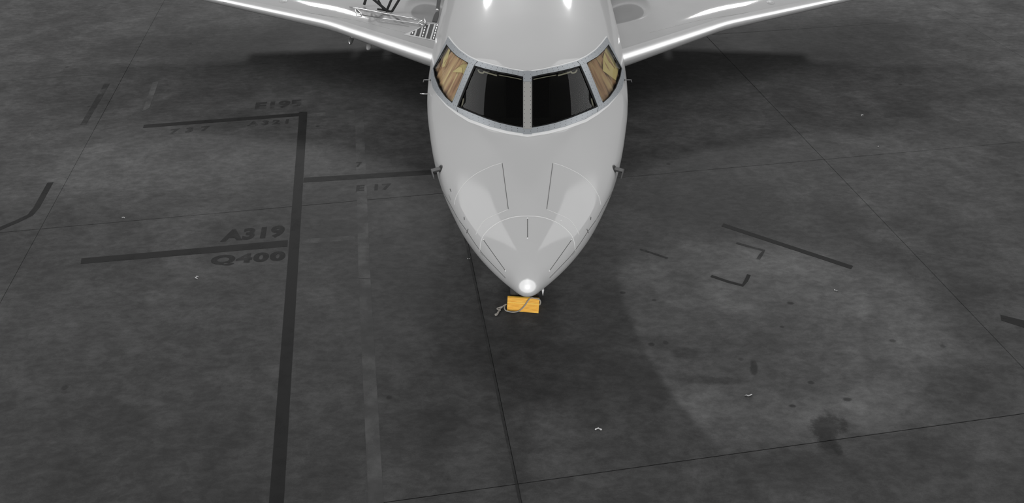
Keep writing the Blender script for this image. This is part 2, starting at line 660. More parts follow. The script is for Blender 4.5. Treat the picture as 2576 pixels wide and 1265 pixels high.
def floor_text(txt, quad, material, spacing=1.0, name='painted_lettering'):
    """stencilled writing: quad = where the lower-left, lower-right, upper-right, upper-left corners lie"""
    cu = bpy.data.curves.new('t', 'FONT')
    cu.body = txt
    cu.space_character = spacing
    cu.offset = .055
    cu.resolution_u = 4
    t = bpy.data.objects.new('t', cu)
    COL.objects.link(t)
    dg = bpy.context.evaluated_depsgraph_get()
    me = bpy.data.meshes.new_from_object(t.evaluated_get(dg))
    bpy.data.objects.remove(t)
    bpy.data.curves.remove(cu)
    xs = [v.co.x for v in me.vertices]
    ys = [v.co.y for v in me.vertices]
    Q = [on_z(x, y) for x, y in quad]
    for v in me.vertices:
        u = (v.co.x - min(xs)) / (max(xs) - min(xs))
        w = (v.co.y - min(ys)) / (max(ys) - min(ys))
        p = (Q[0] * (1 - u) + Q[1] * u) * (1 - w) + (Q[3] * (1 - u) + Q[2] * u) * w
        v.co = (p.x, p.y, .003)
    me.name = name
    o = link(name, me, material, floor, False)
    o['label'] = 'worn stencilled lettering reading ' + txt.replace(' ', '')
    return o


floor_text('A319', [(553, 609), (714, 596), (718, 566), (562, 579)], M['letter'], 1.1)
floor_text('Q400', [(526, 671), (716, 659), (720, 631), (534, 643)], M['letter'], 1.15)
floor_text('E195', [(640, 277), (758, 268), (760, 250), (644, 258)], LF, 1.05)
floor_text('A321', [(620, 318), (725, 311), (727, 299), (624, 306)], LF, 1.5)
floor_text('737', [(424, 338), (528, 328), (530, 316), (430, 325)], LF, 1.9)
floor_text('E 17', [(895, 482), (984, 477), (985, 461), (897, 466)], LF, 1.2)
floor_text('7', [(895, 421), (911, 420), (911, 407), (896, 408)], LF, 1.0)

# ------------------------------------------------------------------ aircraft: fuselage surface
SQ = np.sqrt([0, .01, .04, .1, .2, .35, .55, .8, 1.1, 1.5, 2, 2.5, 3, 3.6, 4.3, 5.5, 8, 12, 14, 20])
WK = [0, .055, .1, .145, .21, .325, .47, .625, .777, .932, 1.093, 1.209, 1.296, 1.38, 1.43, 1.455, 1.45, 1.45, 1.45, .3]
PK = np.sqrt([0, .01, .04, .1, .2, .35, .55, .82, 1.2, 1.6, 2.1, 3, 4, 6, 12, 14, 20])


def f_wid(s): return pchip(SQ, WK, np.sqrt(s))
def f_zm(s): return pchip([0, .2, 1, 2, 3.5, 6, 13, 20], [1.61, 1.63, 1.74, 1.86, 1.98, 2.0, 2.0, 2.6], s)
def f_zn(s): return pchip(PK, [1.61, 1.66, 1.715, 1.785, 1.845, 1.905, 1.965, 2.03, 2.12, 2.21, 2.325, 2.50, 2.66, 2.8, 2.8, 2.8, 2.8], np.sqrt(s))
def f_zb(s): return pchip(PK, [1.61, 1.565, 1.515, 1.46, 1.405, 1.345, 1.285, 1.215, 1.13, 1.05, .96, .83, .73, .66, .66, .75, 2.3], np.sqrt(s))
def f_zc(s): return pchip([0, 2, 2.5, 2.75, 3.2, 4, 5, 7, 14, 20], [2.5, 2.65, 2.85, 2.94, 3.075, 3.25, 3.36, 3.42, 3.42, 2.95], s)
def smax(a, b, k): return .5 * (a + b + np.sqrt((a - b) ** 2 + k * k))
def smin(a, b, k): return .5 * (a + b - np.sqrt((a - b) ** 2 + k * k))


def surf(s, th):
    """fuselage point; th = 0 on top, +-90 deg at the side, 180 deg at the keel"""
    w, m = f_wid(s), f_zm(s)
    x = w * np.sin(th)
    c = np.cos(th)
    nose = m + (f_zn(s) - m) * c
    cab = m + (f_zc(s) - m) * np.maximum(c, 0)
    ax = np.abs(x)
    shield = 2.33 + .95 * (s - 2.10 - .93 * ax ** 2 - .06 * ax)
    k = .045 * np.clip(c * 3, 0, 1)
    up = smax(nose, smin(shield, cab, k), k)
    z = np.where(c >= 0, up, m + (m - f_zb(s)) * c)
    return np.stack([x, s + 0 * x, z], -1)


def grid_mesh(S, TH, closed=True):
    P = surf(S[:, None], TH[None])
    ns, nt = P.shape[:2]
    idx = np.arange(ns * nt).reshape(ns, nt)
    F = []
    jm = nt if closed else nt - 1
    a = idx[:-1, :jm]
    b2 = np.roll(idx, -1, 1)[:-1, :jm]
    c2 = np.roll(idx, -1, 1)[1:, :jm]
    d2 = idx[1:, :jm]
    F = np.stack([a, d2, c2, b2], -1).reshape(-1, 4)
    return P.reshape(-1, 3), F


S_ARR = np.concatenate([3.0 * np.linspace(0, 1, 14)[:-1] ** 2 * .13, np.linspace(.39, 1.9, 62)[:-1], np.linspace(1.9, 4.3, 170)[:-1], np.linspace(4.3, 20, 90)])
S_ARR[0] = 1e-5
TH_ARR = np.concatenate([np.radians(np.linspace(-95, 95, 260)), np.radians(np.linspace(95, 265, 52))[1:-1]])
FV, FF = grid_mesh(S_ARR, TH_ARR)
BVH = BVHTree.FromPolygons([tuple(v) for v in FV], [tuple(int(i) for i in f) for f in FF])


def hit(px, py, bvh=None):
    d = ray(px, py)
    loc, nrm, _, _ = (bvh or BVH).ray_cast(CAM, d)
    if loc is None:
        return None, None
    if nrm.dot(d) > 0:
        nrm = -nrm
    return loc, nrm


def smooth_normal(px, py, bvh=None):
    loc, nrm = hit(px, py, bvh)
    return loc, nrm


# outlines of the cockpit windows, right half mirrored from the left
TOP = [(1128.3, 93.8), (1140.3, 109.8), (1156.3, 127), (1179.2, 143), (1203.3, 154.5), (1243.4, 166), (1289.3, 176.3), (1317, 180.8)]
BOT = [(1085.5, 181), (1084.5, 195), (1089.8, 219.9), (1102.4, 240.5), (1125.3, 264.6), (1151.7, 282.9), (1181.5, 300), (1232, 318.5), (1277.8, 330), (1317, 336.5)]
SIDE_TOP = [(1124.2, 112), (1135.7, 127), (1151.7, 142), (1180.4, 159)]
SIDE_BOT = [(1091, 171.7), (1094.4, 192.4), (1105.9, 222), (1122, 245), (1139, 260)]
FR_TOP = [(1194.1, 164.8), (1220.5, 172.9), (1255, 181), (1289.3, 187.3), (1316.6, 193.5)]
FR_BOT = [(1150.6, 269.2), (1186, 284), (1220.5, 297.8), (1255, 309.3), (1289, 317.3), (1316.6, 322)]


def lerp2(A, B, t):
    return [(a[0] * (1 - t) + b[0] * t, a[1] * (1 - t) + b[1] * t) for a, b in zip(A, B)]


def grow(poly, d):
    c = np.mean(poly, 0)
    P = np.array(poly, float)
    out = []
    n = len(P)
    area2 = sum(P[i][0] * P[(i + 1) % n][1] - P[(i + 1) % n][0] * P[i][1] for i in range(n))
    sg = 1 if area2 > 0 else -1
    for i in range(n):
        a, b_, c_ = P[i - 1], P[i], P[(i + 1) % n]
        e1, e2 = b_ - a, c_ - b_
        n1 = np.array([e1[1], -e1[0]]) / (np.linalg.norm(e1) + 1e-9) * sg
        n2 = np.array([e2[1], -e2[0]]) / (np.linalg.norm(e2) + 1e-9) * sg
        m_ = n1 + n2
        L_ = np.linalg.norm(m_)
        m_ = m_ / L_ if L_ > 1e-6 else n1
        out.append(b_ + m_ * d / max(.5, float(m_ @ n1)))
    return [tuple(p) for p in out]


POLY_SIDE = SIDE_TOP + SIDE_BOT[::-1]
POLY_FRONT = FR_TOP + FR_BOT[::-1]


def inside(X, Y, poly):
    P = np.array(poly)
    r = np.zeros(X.shape, bool)
    j = len(P) - 1
    for i in range(len(P)):
        xi, yi, xj, yj = *P[i], *P[j]
        cnd = ((yi > Y) != (yj > Y)) & (X < (xj - xi) * (Y - yi) / (yj - yi + 1e-12) + xi)
        r ^= cnd
        j = i
    return r


def window_mask(V, d):
    Q = V.copy()
    Q[:, 0] = -np.abs(Q[:, 0])
    X, Y = np_proj(Q)
    k = (inside(X, Y, grow(POLY_SIDE, d)) | inside(X, Y, grow(POLY_FRONT, d))) & (V[:, 1] > 1.5) & (V[:, 1] < 5) & (V[:, 2] > 2)
    return k


jet = empty('business_jet', (0, 1.9, 0))
tag(jet, 'white twin-window business jet parked nose-on in the middle of the hangar floor', 'airplane')


def part(name, V, F, material, parent=jet, smooth=True):
    return mesh(name, V, F, material, parent, smooth)


mk = window_mask(FV, 1.5)
keep = ~mk[FF].any(1)
fus = part('fuselage', FV, FF[keep], M['paint'])

# dark cockpit lining just inside the skin
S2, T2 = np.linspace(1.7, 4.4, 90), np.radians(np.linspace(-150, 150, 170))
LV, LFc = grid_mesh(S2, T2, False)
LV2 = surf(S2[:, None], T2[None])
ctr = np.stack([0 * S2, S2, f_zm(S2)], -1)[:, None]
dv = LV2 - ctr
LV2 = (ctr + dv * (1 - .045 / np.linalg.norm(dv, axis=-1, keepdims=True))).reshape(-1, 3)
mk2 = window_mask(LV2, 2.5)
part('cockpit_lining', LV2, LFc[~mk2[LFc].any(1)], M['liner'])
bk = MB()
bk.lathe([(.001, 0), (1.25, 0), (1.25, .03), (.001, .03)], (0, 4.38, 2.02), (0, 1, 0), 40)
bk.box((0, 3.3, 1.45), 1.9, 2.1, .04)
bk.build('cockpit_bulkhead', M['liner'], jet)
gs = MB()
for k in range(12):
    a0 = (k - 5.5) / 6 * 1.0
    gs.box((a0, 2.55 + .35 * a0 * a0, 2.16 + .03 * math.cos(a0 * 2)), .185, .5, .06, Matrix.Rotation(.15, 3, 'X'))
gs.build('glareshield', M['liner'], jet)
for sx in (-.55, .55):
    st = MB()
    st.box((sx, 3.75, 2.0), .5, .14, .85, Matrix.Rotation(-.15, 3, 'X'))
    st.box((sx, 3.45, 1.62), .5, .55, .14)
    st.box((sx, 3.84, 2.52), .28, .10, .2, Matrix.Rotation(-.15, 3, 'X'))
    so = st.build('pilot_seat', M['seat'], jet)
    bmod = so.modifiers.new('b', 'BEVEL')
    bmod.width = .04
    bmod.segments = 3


def patch(A, B, n, m, off, thick=.004, mirror=False, wave=None, bvh=None):
    """closed shell lying over the skin between two outlines; returns V, F and uv"""
    a, b_ = resample(A, n), resample(B, n)
    V0, V1, UV = [], [], []
    for j in range(m):
        t = j / (m - 1)
        for i in range(n):
            px, py = a[i] * (1 - t) + b_[i] * t
            loc, nrm = hit(px, py, bvh)
            if loc is None:
                loc, nrm = V1[-1] if V1 else Vector((0, 2, 2)), Vector((0, 0, 1))
            o_ = off
            if wave:
                o_ = off + wave(i / (n - 1), t)
            p = loc + nrm * o_
            q = loc + nrm * (o_ - thick)
            if mirror:
                p, q = Vector((-p.x, p.y, p.z)), Vector((-q.x, q.y, q.z))
            V0.append(p)
            V1.append(q)
            UV.append((i / (n - 1), t))
    F = []
    N = n * m
    for j in range(m - 1):
        for i in range(n - 1):
            q = (j * n + i, j * n + i + 1, (j + 1) * n + i + 1, (j + 1) * n + i)
            F.append(q)
            F.append(tuple(N + k for k in q[::-1]))
    rim = [i for i in range(n)] + [j * n + n - 1 for j in range(1, m)] + [(m - 1) * n + i for i in range(n - 2, -1, -1)] + [j * n for j in range(m - 2, 0, -1)]
    for k in range(len(rim)):
        k2 = rim[(k + 1) % len(rim)]
        F.append((rim[k], N + rim[k], N + k2, k2))
    k = (m // 2 - 1) * n + n // 2
    fn = (V0[k + 1] - V0[k]).cross(V0[k + n] - V0[k])
    if fn.dot(V0[k] - V1[k]) < 0:
        F = [f[::-1] for f in F]
    return V0 + V1, F, UV + UV


def patch_obj(name, A, B, n, m, off, material, thick=.004, mirror=False, parent=jet, wave=None, uv=False, bvh=None, smooth=False):
    V, F, UV = patch(A, B, n, m, off, thick, mirror, wave, bvh)
    o = mesh(name, V, F, material, parent, smooth)
    if uv:
        lay = o.data.uv_layers.new(name='UVMap')
        for lp in o.data.loops:
            lay.data[lp.index].uv = UV[lp.vertex_index]
    return o


RIV = MB()


def rivet(px, py, mirror, off):
    loc, nrm = hit(px, py)
    if loc is None:
        return
    p = loc + nrm * off
    n_ = Vector(nrm)
    if mirror:
        p.x, n_.x = -p.x, -n_.x
    a = n_.cross(Vector((0, 0, 1))).normalized()
    b_ = n_.cross(a)
    V = [p + (a * math.cos(k * math.pi / 3) + b_ * math.sin(k * math.pi / 3)) * .0052 for k in range(6)] + [p + n_ * .0012]
    RIV.add(V, [(k, (k + 1) % 6, 6) for k in range(6)])


def rivet_rows(A, B, rows, step, mirror, off):
    for t in rows:
        ln = lerp2(resample(A, 60), resample(B, 60), t)
        L_ = sum(math.dist(ln[i], ln[i + 1]) for i in range(59))
        n_ = max(2, int(L_ / step))
        for k, p in enumerate(resample(ln, n_)):
            rivet(p[0], p[1], mirror, off)


def cut(poly, x0, x1):
    """the piece of a polyline between two x values"""
    P = resample(poly, 400)
    return [tuple(p) for p in P if x0 - 1e-6 <= p[0] <= x1 + 1e-6]


UP_F_O, UP_F_I = cut(TOP, 1204, 1317), cut([(1190, 163.4)] + FR_TOP, 1194.5, 1317)
UP_S_O, UP_S_I = cut(TOP, 1128, 1203), SIDE_TOP + [(1193.5, 165)]
LO_F_O, LO_F_I = cut(BOT, 1152.5, 1317), FR_BOT
LO_S_O = [p for p in BOT if p[0] < 1151] + [(1151.7, 282.9)]
LO_S_I = SIDE_BOT + [(1150, 268.6)]
AFT_O, AFT_I = [(1128.3, 93.8), (1106, 137), (1085.5, 181)], [(1124.2, 112), (1108, 141), (1091, 171.7)]
POST_L, POST_R = [(1180.4, 159), (1139, 260)], [(1194.1, 164.8), (1170.5, 217), (1150.6, 269.2)]
FO = .012
for mir in (False, True):
    patch_obj('frame_strip', UP_F_O, UP_F_I, 26, 4, FO, M['frame'], .016, mir)
    patch_obj('frame_strip', UP_S_O, UP_S_I, 22, 4, FO, M['frame'], .016, mir)
    patch_obj('frame_strip', LO_F_O, LO_F_I, 30, 4, FO, M['frame'], .016, mir)
    patch_obj('frame_strip', LO_S_O, LO_S_I, 26, 4, FO, M['frame'], .016, mir)
    patch_obj('frame_strip', AFT_O, AFT_I, 14, 3, FO - .002, M['frame'], .016, mir)
    patch_obj('frame_post', POST_L, POST_R, 18, 4, FO + .001, M['frame'], .016, mir)
    # pale bead round the frame
    lo_out = [(x - .5 * g_, y + g_) for (x, y), g_ in zip(BOT[2:], (.5, 1.5, 3.5, 5.5, 6.5, 6.5, 6.5, 6.5))]
    lo_out[-1] = (1327, 344.5)
    patch_obj('pale_bead', BOT[2:-1] + [(1327, 338)], lo_out, 50, 3, .006, M['seamlight'], .01, mir)
    up_out = [(x + 1.0, y - 3.0) for x, y in TOP]
    up_out[-1] = (1327, 178.5)
    patch_obj('pale_bead', up_out, TOP[:-1] + [(1327, 182)], 40, 2, .006, M['seamlight'], .01, mir)
    rivet_rows(UP_F_O, UP_F_I, (.25, .75), 11.5, mir, FO)
    rivet_rows(UP_S_O, UP_S_I, (.25, .75), 8, mir, FO)
    rivet_rows(LO_F_O, LO_F_I, (.25, .72), 12.5, mir, FO)
    rivet_rows(LO_S_O, LO_S_I, (.3, .75), 8.5, mir, FO)
    rivet_rows(POST_L, POST_R, (.3, .75), 8.5, mir, FO + .001)
    # front pane: glass with a black seal
    fp_t, fp_b = grow(POLY_FRONT, 1.5)[:5], grow(POLY_FRONT, 1.5)[5:][::-1]
    pane = patch_obj('windshield_pane', fp_t, fp_b, 26, 18, -.002, M['glass'], .006, mir, smooth=True)
    pane['label'] = 'dark flat windshield pane'
    sl = MB()
    og, ig = grow(POLY_FRONT, .8), grow(POLY_FRONT, -3.2)
    V, F, _ = patch(og + og[:1], ig + ig[:1], 70, 2, .007, .006, mir)
    sl.add(V, F)
    sl.build('rubber_seal', M['seal'], pane)
    # side pane
    sp = grow(POLY_SIDE, 1.2)
    pane2 = patch_obj('side_window_pane', sp[:4], sp[4:][::-1], 16, 18, -.002, M['glass_side'], .006, mir, smooth=True)
    pane2['label'] = 'clear side window pane with drawn curtain'
    sl = MB()
    og, ig = grow(POLY_SIDE, .6), grow(POLY_SIDE, -1.5)
    V, F, _ = patch(og + og[:1], ig + ig[:1], 60, 2, .007, .006, mir)
    sl.add(V, F)
    sl.build('rubber_seal', M['seal'], pane2)
    # curtain drawn behind the side pane
    sp = grow(POLY_SIDE, 4)
    ph = 1.3 if mir else 0
    patch_obj('curtain', sp[:4], sp[4:][::-1], 70, 18, -.055, M['curtain_b' if mir else 'curtain_a'], .003, mir,
              wave=lambda u, t: .010 * math.sin(u * 34 + ph + 2.2 * math.sin(t * 2.4)) + .006 * math.sin(u * 71 + ph * 2), uv=True, smooth=True)
    # pale visor brackets behind the front pane
    for rail in ([(1199, 174), (1203, 180), (1211, 181.5), (1214, 178.5), (1221, 180.5), (1233, 184), (1247, 187.5)],
                 [(1252, 186.4), (1280, 191), (1311, 197)],
                 [(1161.5, 246), (1158, 262), (1156, 266)]):
        vb = MB()
        pts = []
        for q in rail:
            l_, n_ = hit(*q)
            l_ = l_ - n_ * .03
            pts.append(Vector((-l_.x if mir else l_.x, l_.y, l_.z)))
        vb.tube(catmull(pts, 4), .010 if rail[0][0] != 1252 else .005, 8)
        vb.build('visor_bracket', M['bracket'], jet, True)

# loose yellow sheets behind the side panes
def sheet(pts, off, mirror, material):
    V = []
    for q in pts:
        l_, n_ = hit(q[0] if not mirror else 2 * CX - q[0], q[1])
        l_ = l_ - n_ * off
        V.append(Vector((-l_.x if mirror else l_.x, l_.y, l_.z)))
    c = sum(V, Vector()) / len(V)
    n = len(V)
    d = Vector((0, .003, -.003))
    F = [(k, (k + 1) % n, n) for k in range(n)] + [(n + 1 + (k + 1) % n, n + 1 + k, 2 * n + 1) for k in range(n)]
    F += [(k, n + 1 + k, n + 1 + (k + 1) % n, (k + 1) % n) for k in range(n)]
    return mesh('sun_sheet', V + [c] + [v + d for v in V] + [c + d], F, material, jet, False)


sheet([(1133, 179), (1149, 167), (1157.5, 168), (1158, 181)], .032, False, M['sheet'])
sheet([(1149, 165), (1158, 160), (1180, 158), (1166, 188), (1158, 182), (1158, 168)], .036, False, M['sheet_dull'])
sheet([(1124, 116), (1127, 122), (1120, 145), (1113, 165), (1106, 168), (1110, 140)], .036, False, M['sheet'])
sheet([(1529.5, 114), (1523, 140), (1522, 176), (1540, 189), (1555, 201), (1562, 172), (1546, 140)], .034, True, M['sheet_dull'])

# centre post
for (y0, y1, m_) in ((180.3, 206, 'frame'), (206.6, 325, 'post'), (325.6, 338, 'frame')):
    po = patch_obj('center_post', [(1316.6, y0), (1316.6, y1)], [(1337.4, y0), (1337.4, y1)], 16, 5, FO + .003, M[m_], .02)
for k in range(14):
    y = 188 + k * 11
    for x in (1319.5, 1334.5):
        rivet(x, y, False, FO + .003)
ro = RIV.build('rivets', M['rivet'], jet)
ro['kind'] = 'stuff'

# ------------------------------------------------------------------ panel seams, strips and probes on the nose
def seam(name, pix, width, material, both=True, off=.0025, parent=None, n=5, bvh=None):
    for mir in ((False, True) if both else (False,)):
        P, Nn = [], []
        pts = catmull([(x, y, 0) for x, y in pix], n)
        for q in pts:
            l_, n_ = hit(q.x, q.y, bvh)
            if l_ is None:
                continue
            P.append(l_)
            Nn.append(n_)
        V, F = [], []
        for i in range(len(P)):
            t = (P[min(i + 1, len(P) - 1)] - P[max(i - 1, 0)]).normalized()
            s_ = Nn[i].cross(t).normalized() * width / 2
            for v in (P[i] - s_ - Nn[i] * .003, P[i] - s_ + Nn[i] * off, P[i] + s_ + Nn[i] * off, P[i] + s_ - Nn[i] * .003):
                V.append(Vector((-v.x if mir else v.x, v.y, v.z)))
        for i in range(len(P) - 1):
            for k in range(3):
                F.append((4 * i + k, 4 * i + k + 1, 4 * i + 4 + k + 1, 4 * i + 4 + k))
        mesh(name, V, F, material, parent or fus, False)


seam('radome_seam', [(1327, 543.5), (1304, 544.3), (1281, 548.7), (1255, 559), (1234.3, 573), (1220.4, 587), (1213.5, 597.4), (1209, 612), (1207, 632)], .008, M['seamlight'])
seam('diverter_strip', [(1327, 549), (1327, 573), (1327, 598)], .007, M['seamdark'], False)
seam('diverter_strip', [(1216, 603), (1243, 641), (1271, 680)], .006, M['seamdark'])
seam('panel_seam', [(1101.8, 454), (1112, 478), (1126, 502.6), (1141.8, 530.4), (1152, 549), (1175, 581.7), (1192.6, 608.7), (1215, 639), (1234, 660), (1271.7, 699)], .006, M['seamdark'])
seam('panel_seam', [(1262.7, 410), (1242.7, 415.7), (1216.6, 427), (1192, 441), (1167.9, 462.7), (1148.7, 492), (1142.6, 515)], .005, M['seamlight'])
seam('panel_seam', [(1263.5, 411), (1271, 468), (1278.6, 525.5)], .006, M['seamdark'])
seam('panel_seam', [(1277.5, 527), (1242.7, 541.8), (1220, 554), (1205, 574), (1197, 590)], .004, M['seamlight'])
seam('panel_latch', [(1167.5, 546), (1168.5, 553)], .012, M['seamdark'])
seam('panel_latch', [(1151, 546), (1156, 556)], .012, M['seammid'])
seam('panel_latch', [(1178, 576), (1174, 586)], .010, M['seamdark'])
seam('panel_latch', [(1206, 632), (1215, 642)], .012, M['seammid'])
seam('panel_latch', [(1132, 475), (1135, 482)], .010, M['seamdark'], False)
seam('panel_latch', [(1129, 490), (1134, 503)], .012, M['seammid'], False)
for (x, y) in ((1327, 549), (1327, 599), (1216, 602.5), (1271.5, 681), (1411.5, 554)):
    for mir in ((False,) if x >= 1327 else (False, True)):
        l_, n_ = hit(x, y)
        b_ = MB()
        c_ = Vector((-l_.x if mir else l_.x, l_.y, l_.z))
        nn = Vector((-n_.x if mir else n_.x, n_.y, n_.z))
        b_.lathe([(.0001, .006), (.007, .005), (.009, 0), (.009, -.004)], c_, nn, 10)
        b_.build('strip_screw', M['seamlight'], fus, True)


def nose_highlight():  # painted highlight on the nose tip, its brightness is in the colour
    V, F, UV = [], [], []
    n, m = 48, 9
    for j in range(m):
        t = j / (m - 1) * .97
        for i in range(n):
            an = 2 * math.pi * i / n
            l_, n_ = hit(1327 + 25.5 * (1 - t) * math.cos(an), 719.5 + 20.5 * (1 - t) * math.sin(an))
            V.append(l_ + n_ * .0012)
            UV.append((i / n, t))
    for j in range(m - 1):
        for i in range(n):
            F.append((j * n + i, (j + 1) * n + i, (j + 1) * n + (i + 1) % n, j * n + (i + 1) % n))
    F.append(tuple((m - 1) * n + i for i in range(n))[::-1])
    o = mesh('nose_highlight', V, F, M['nose_glint'], jet, True)
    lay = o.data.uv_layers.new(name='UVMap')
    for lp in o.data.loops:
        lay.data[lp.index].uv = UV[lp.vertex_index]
    o['label'] = 'round white highlight painted on the nose tip'


nose_highlight()


def probe(px, py, out, fwd, r, arm_w, name='pitot_probe'):
    """a base plate, a strut reaching `out` from the skin and a tube running `fwd` from its end"""
    l_, n_ = hit(px, py)
    for s_ in (1, -1):
        c_ = Vector((s_ * l_.x, l_.y, l_.z))
        nn = Vector((s_ * n_.x, n_.y, n_.z))
        o_ = Vector((s_ * out[0], out[1], out[2]))
        f_ = Vector((s_ * fwd[0], fwd[1], fwd[2]))
        root = MB()
        root.lathe([(.0001, .012), (arm_w * 1.1, .010), (arm_w * 1.35, 0), (arm_w * 1.35, -.01)], c_, nn, 16)
        tip = c_ + o_
        side = f_.normalized()
        th = o_.cross(f_).normalized()
        V = []
        for q, w in ((c_ - o_.normalized() * .02, arm_w * 1.1), (tip, arm_w)):
            for dy, dz in ((-1, -.3), (1, -.3), (1, .3), (-1, .3)):
                V.append(q + side * w * dy + th * w * dz)
        root.add(V, [(0, 1, 5, 4), (1, 2, 6, 5), (2, 3, 7, 6), (3, 0, 4, 7), (4, 5, 6, 7), (3, 2, 1, 0)])
        root.tube([tip - side * arm_w, tip + f_ * .2, tip + f_ * .8, tip + f_], [r, r, r * .8, r * .4], 10)
        root.build(name, M['probe'], jet)


probe(1108, 424, (-.105, -.01, -.03), (.045, -.20, 0), .014, .036)
probe(1084, 201, (-.095, 0, 0), (-.004, -.085, 0), .007, .011, 'angle_vane')
l_, n_ = hit(1080, 236)
b_ = MB()
if l_ is not None:
    b_.tube([l_, l_ + Vector((-.11, 0, .0)), l_ + Vector((-.13, 0, 0))], [.008, .007, .004], 8)
    b_.build('temperature_probe', M['steel'], jet, True)

# ------------------------------------------------------------------ wings
def airfoil(n=44):
    """(chord fraction, z) round the section, upper side from the trailing edge to the nose and back below"""
    def half(x):
        f = math.sqrt(max(0, 1 - (1 - min(x / .24, 1)) ** 2))
        return .058 * f * (1 - .93 * max(0, (x - .24) / .76) ** 1.35)
    out = []
    for k in range(n + 1):
        x = (1 - math.cos(math.pi / 2 * (1 - k / n))) ** 1.0
        out.append((x, half(x) * 1.05))
    for k in range(1, n + 1):
        x = 1 - math.cos(math.pi / 2 * k / n)
        out.append((x, -half(x) * .9))
    return out


WST = [(.75, 6.48, 1.16, 5.6), (1.75, 7.16, 1.20, 4.9), (3.71, 8.49, 1.35, 3.7), (6.42, 9.56, 1.55, 2.75), (9.6, 10.85, 1.85, 1.5)]
AF = airfoil()


def wing_section(x):
    a = np.array(WST)
    # rounded kinks: average over a short span
    return [float(np.mean([np.interp(x + d, a[:, 0], a[:, k]) for d in np.linspace(-.18, .18, 7)])) if x > 1.1 and x < 9.3 else float(np.interp(x, a[:, 0], a[:, k])) for k in (1, 2, 3)]


WX = [.75] + [float(x) for x in np.linspace(1.0, 9.6, 60)]
wing_bvh = {}
for sg, nm in ((-1, 'L'), (1, 'R')):
    def pts(sel, grow_=0.0):
        V = []
        for x in WX:
            ly, lz, ch = wing_section(x)
            tk = .95
            for (cx, cz) in sel:
                V.append(Vector((sg * x, ly + cx * ch, lz + (cz * tk + (0 if cz == 0 else math.copysign(grow_, cz))) * ch)))
        return V

    def quads(n):
        F = []
        for i in range(len(WX) - 1):
            for k in range(n - 1):
                q = (i * n + k, i * n + k + 1, (i + 1) * n + k + 1, (i + 1) * n + k)
                F.append(q if sg < 0 else q[::-1])
        return F
    main = [p for p in AF]
    V = pts(main)
    wing = part('wing', V, quads(len(main)), M['wing'])
    wing_bvh[sg] = BVHTree.FromPolygons([tuple(v) for v in V], quads(len(main)))
    nose_sel = [p for p in AF if p[0] < .06]
    part('leading_edge', pts(nose_sel, .0016), quads(len(nose_sel)), M['edge'], wing)
    # flap behind the wing
    fl = MB()
    for (xa, xb) in ((1.6, 3.6), (3.7, 6.4)):
        ya, za, ca = wing_section(xa)
        yb, zb_, cb = wing_section(xb)
        fl.add([(sg * xa, ya + ca * .97, za + .02), (sg * xb, yb + cb * .97, zb_ + .02), (sg * xb, yb + cb * 1.12, zb_ - .05), (sg * xa, ya + ca * 1.12, za - .05),
                (sg * xa, ya + ca * .97, za - .05), (sg * xb, yb + cb * .97, zb_ - .05)],
               [(0, 1, 2, 3), (4, 5, 2, 3), (0, 4, 5, 1), (0, 3, 4), (1, 5, 2)])
    fl.build('flap', M['wing'], wing)
    wing_o = wing
    if sg < 0:
        wing_l = wing
    else:
        wing_r = wing


def wseam(name, pix, width, material, sg, off=.003, n=4):
    seam(name, pix, width, material, False, off, wing_l if sg < 0 else wing_r, n, wing_bvh[sg])


# seams along the wing
for sg in (-1, 1):
    f = (lambda L: L) if sg < 0 else (lambda L: [(2 * CX - x, y) for x, y in L])
    wseam('wing_seam', f([(560, 5), (820, 54), (860, 66), (960, 92), (1075, 122)]), .006, M['seamdark'], sg)
    wseam('wing_seam', f([(650, 12), (826, 40), (900, 52), (1020, 82)]), .005, M['seammid'], sg)
    wseam('wing_seam', f([(836, 56), (832, 64), (829, 71)]), .006, M['seammid'], sg)
for sg, (x, y) in ((-1, (713, 3)), (1, (1938, 6))):
    l_, n_ = hit(x, y, wing_bvh[sg])
    if l_ is not None:
        b_ = MB()
        b_.lathe([(.0001, .006), (.05, .006), (.052, .004), (.056, .002), (.075, .005), (.08, 0), (.08, -.01)], l_, n_, 24)
        b_.build('fuel_cap', M['seammid'], wing_l if sg < 0 else wing_r, True)


def wing_poly(name, pix, off, material, sg=-1, parent=None, thick=.004):
    P = []
    for q in pix:
        l_, n_ = hit(q[0], q[1], wing_bvh[sg])
        if l_ is None:
            return None
        P.append((l_ + n_ * off, l_ - n_ * .002))
    n = len(P)
    V = [p[0] for p in P] + [p[1] for p in P]
    F = [tuple(range(n))] + [(k, (k + 1) % n, n + (k + 1) % n, n + k) for k in range(n)]
    return mesh(name, V, F, material, parent or (wing_l if sg < 0 else wing_r), False)


def c6(*L):
    return [(880 + x * .10277, y * .10277) for x, y in L]


def wing_patch(name, A, B, off, material, n=8, m=8):
    return patch_obj(name, c6(*A), c6(*B), n, m, off, material, off + .002, False, wing_l, None, False, WB)


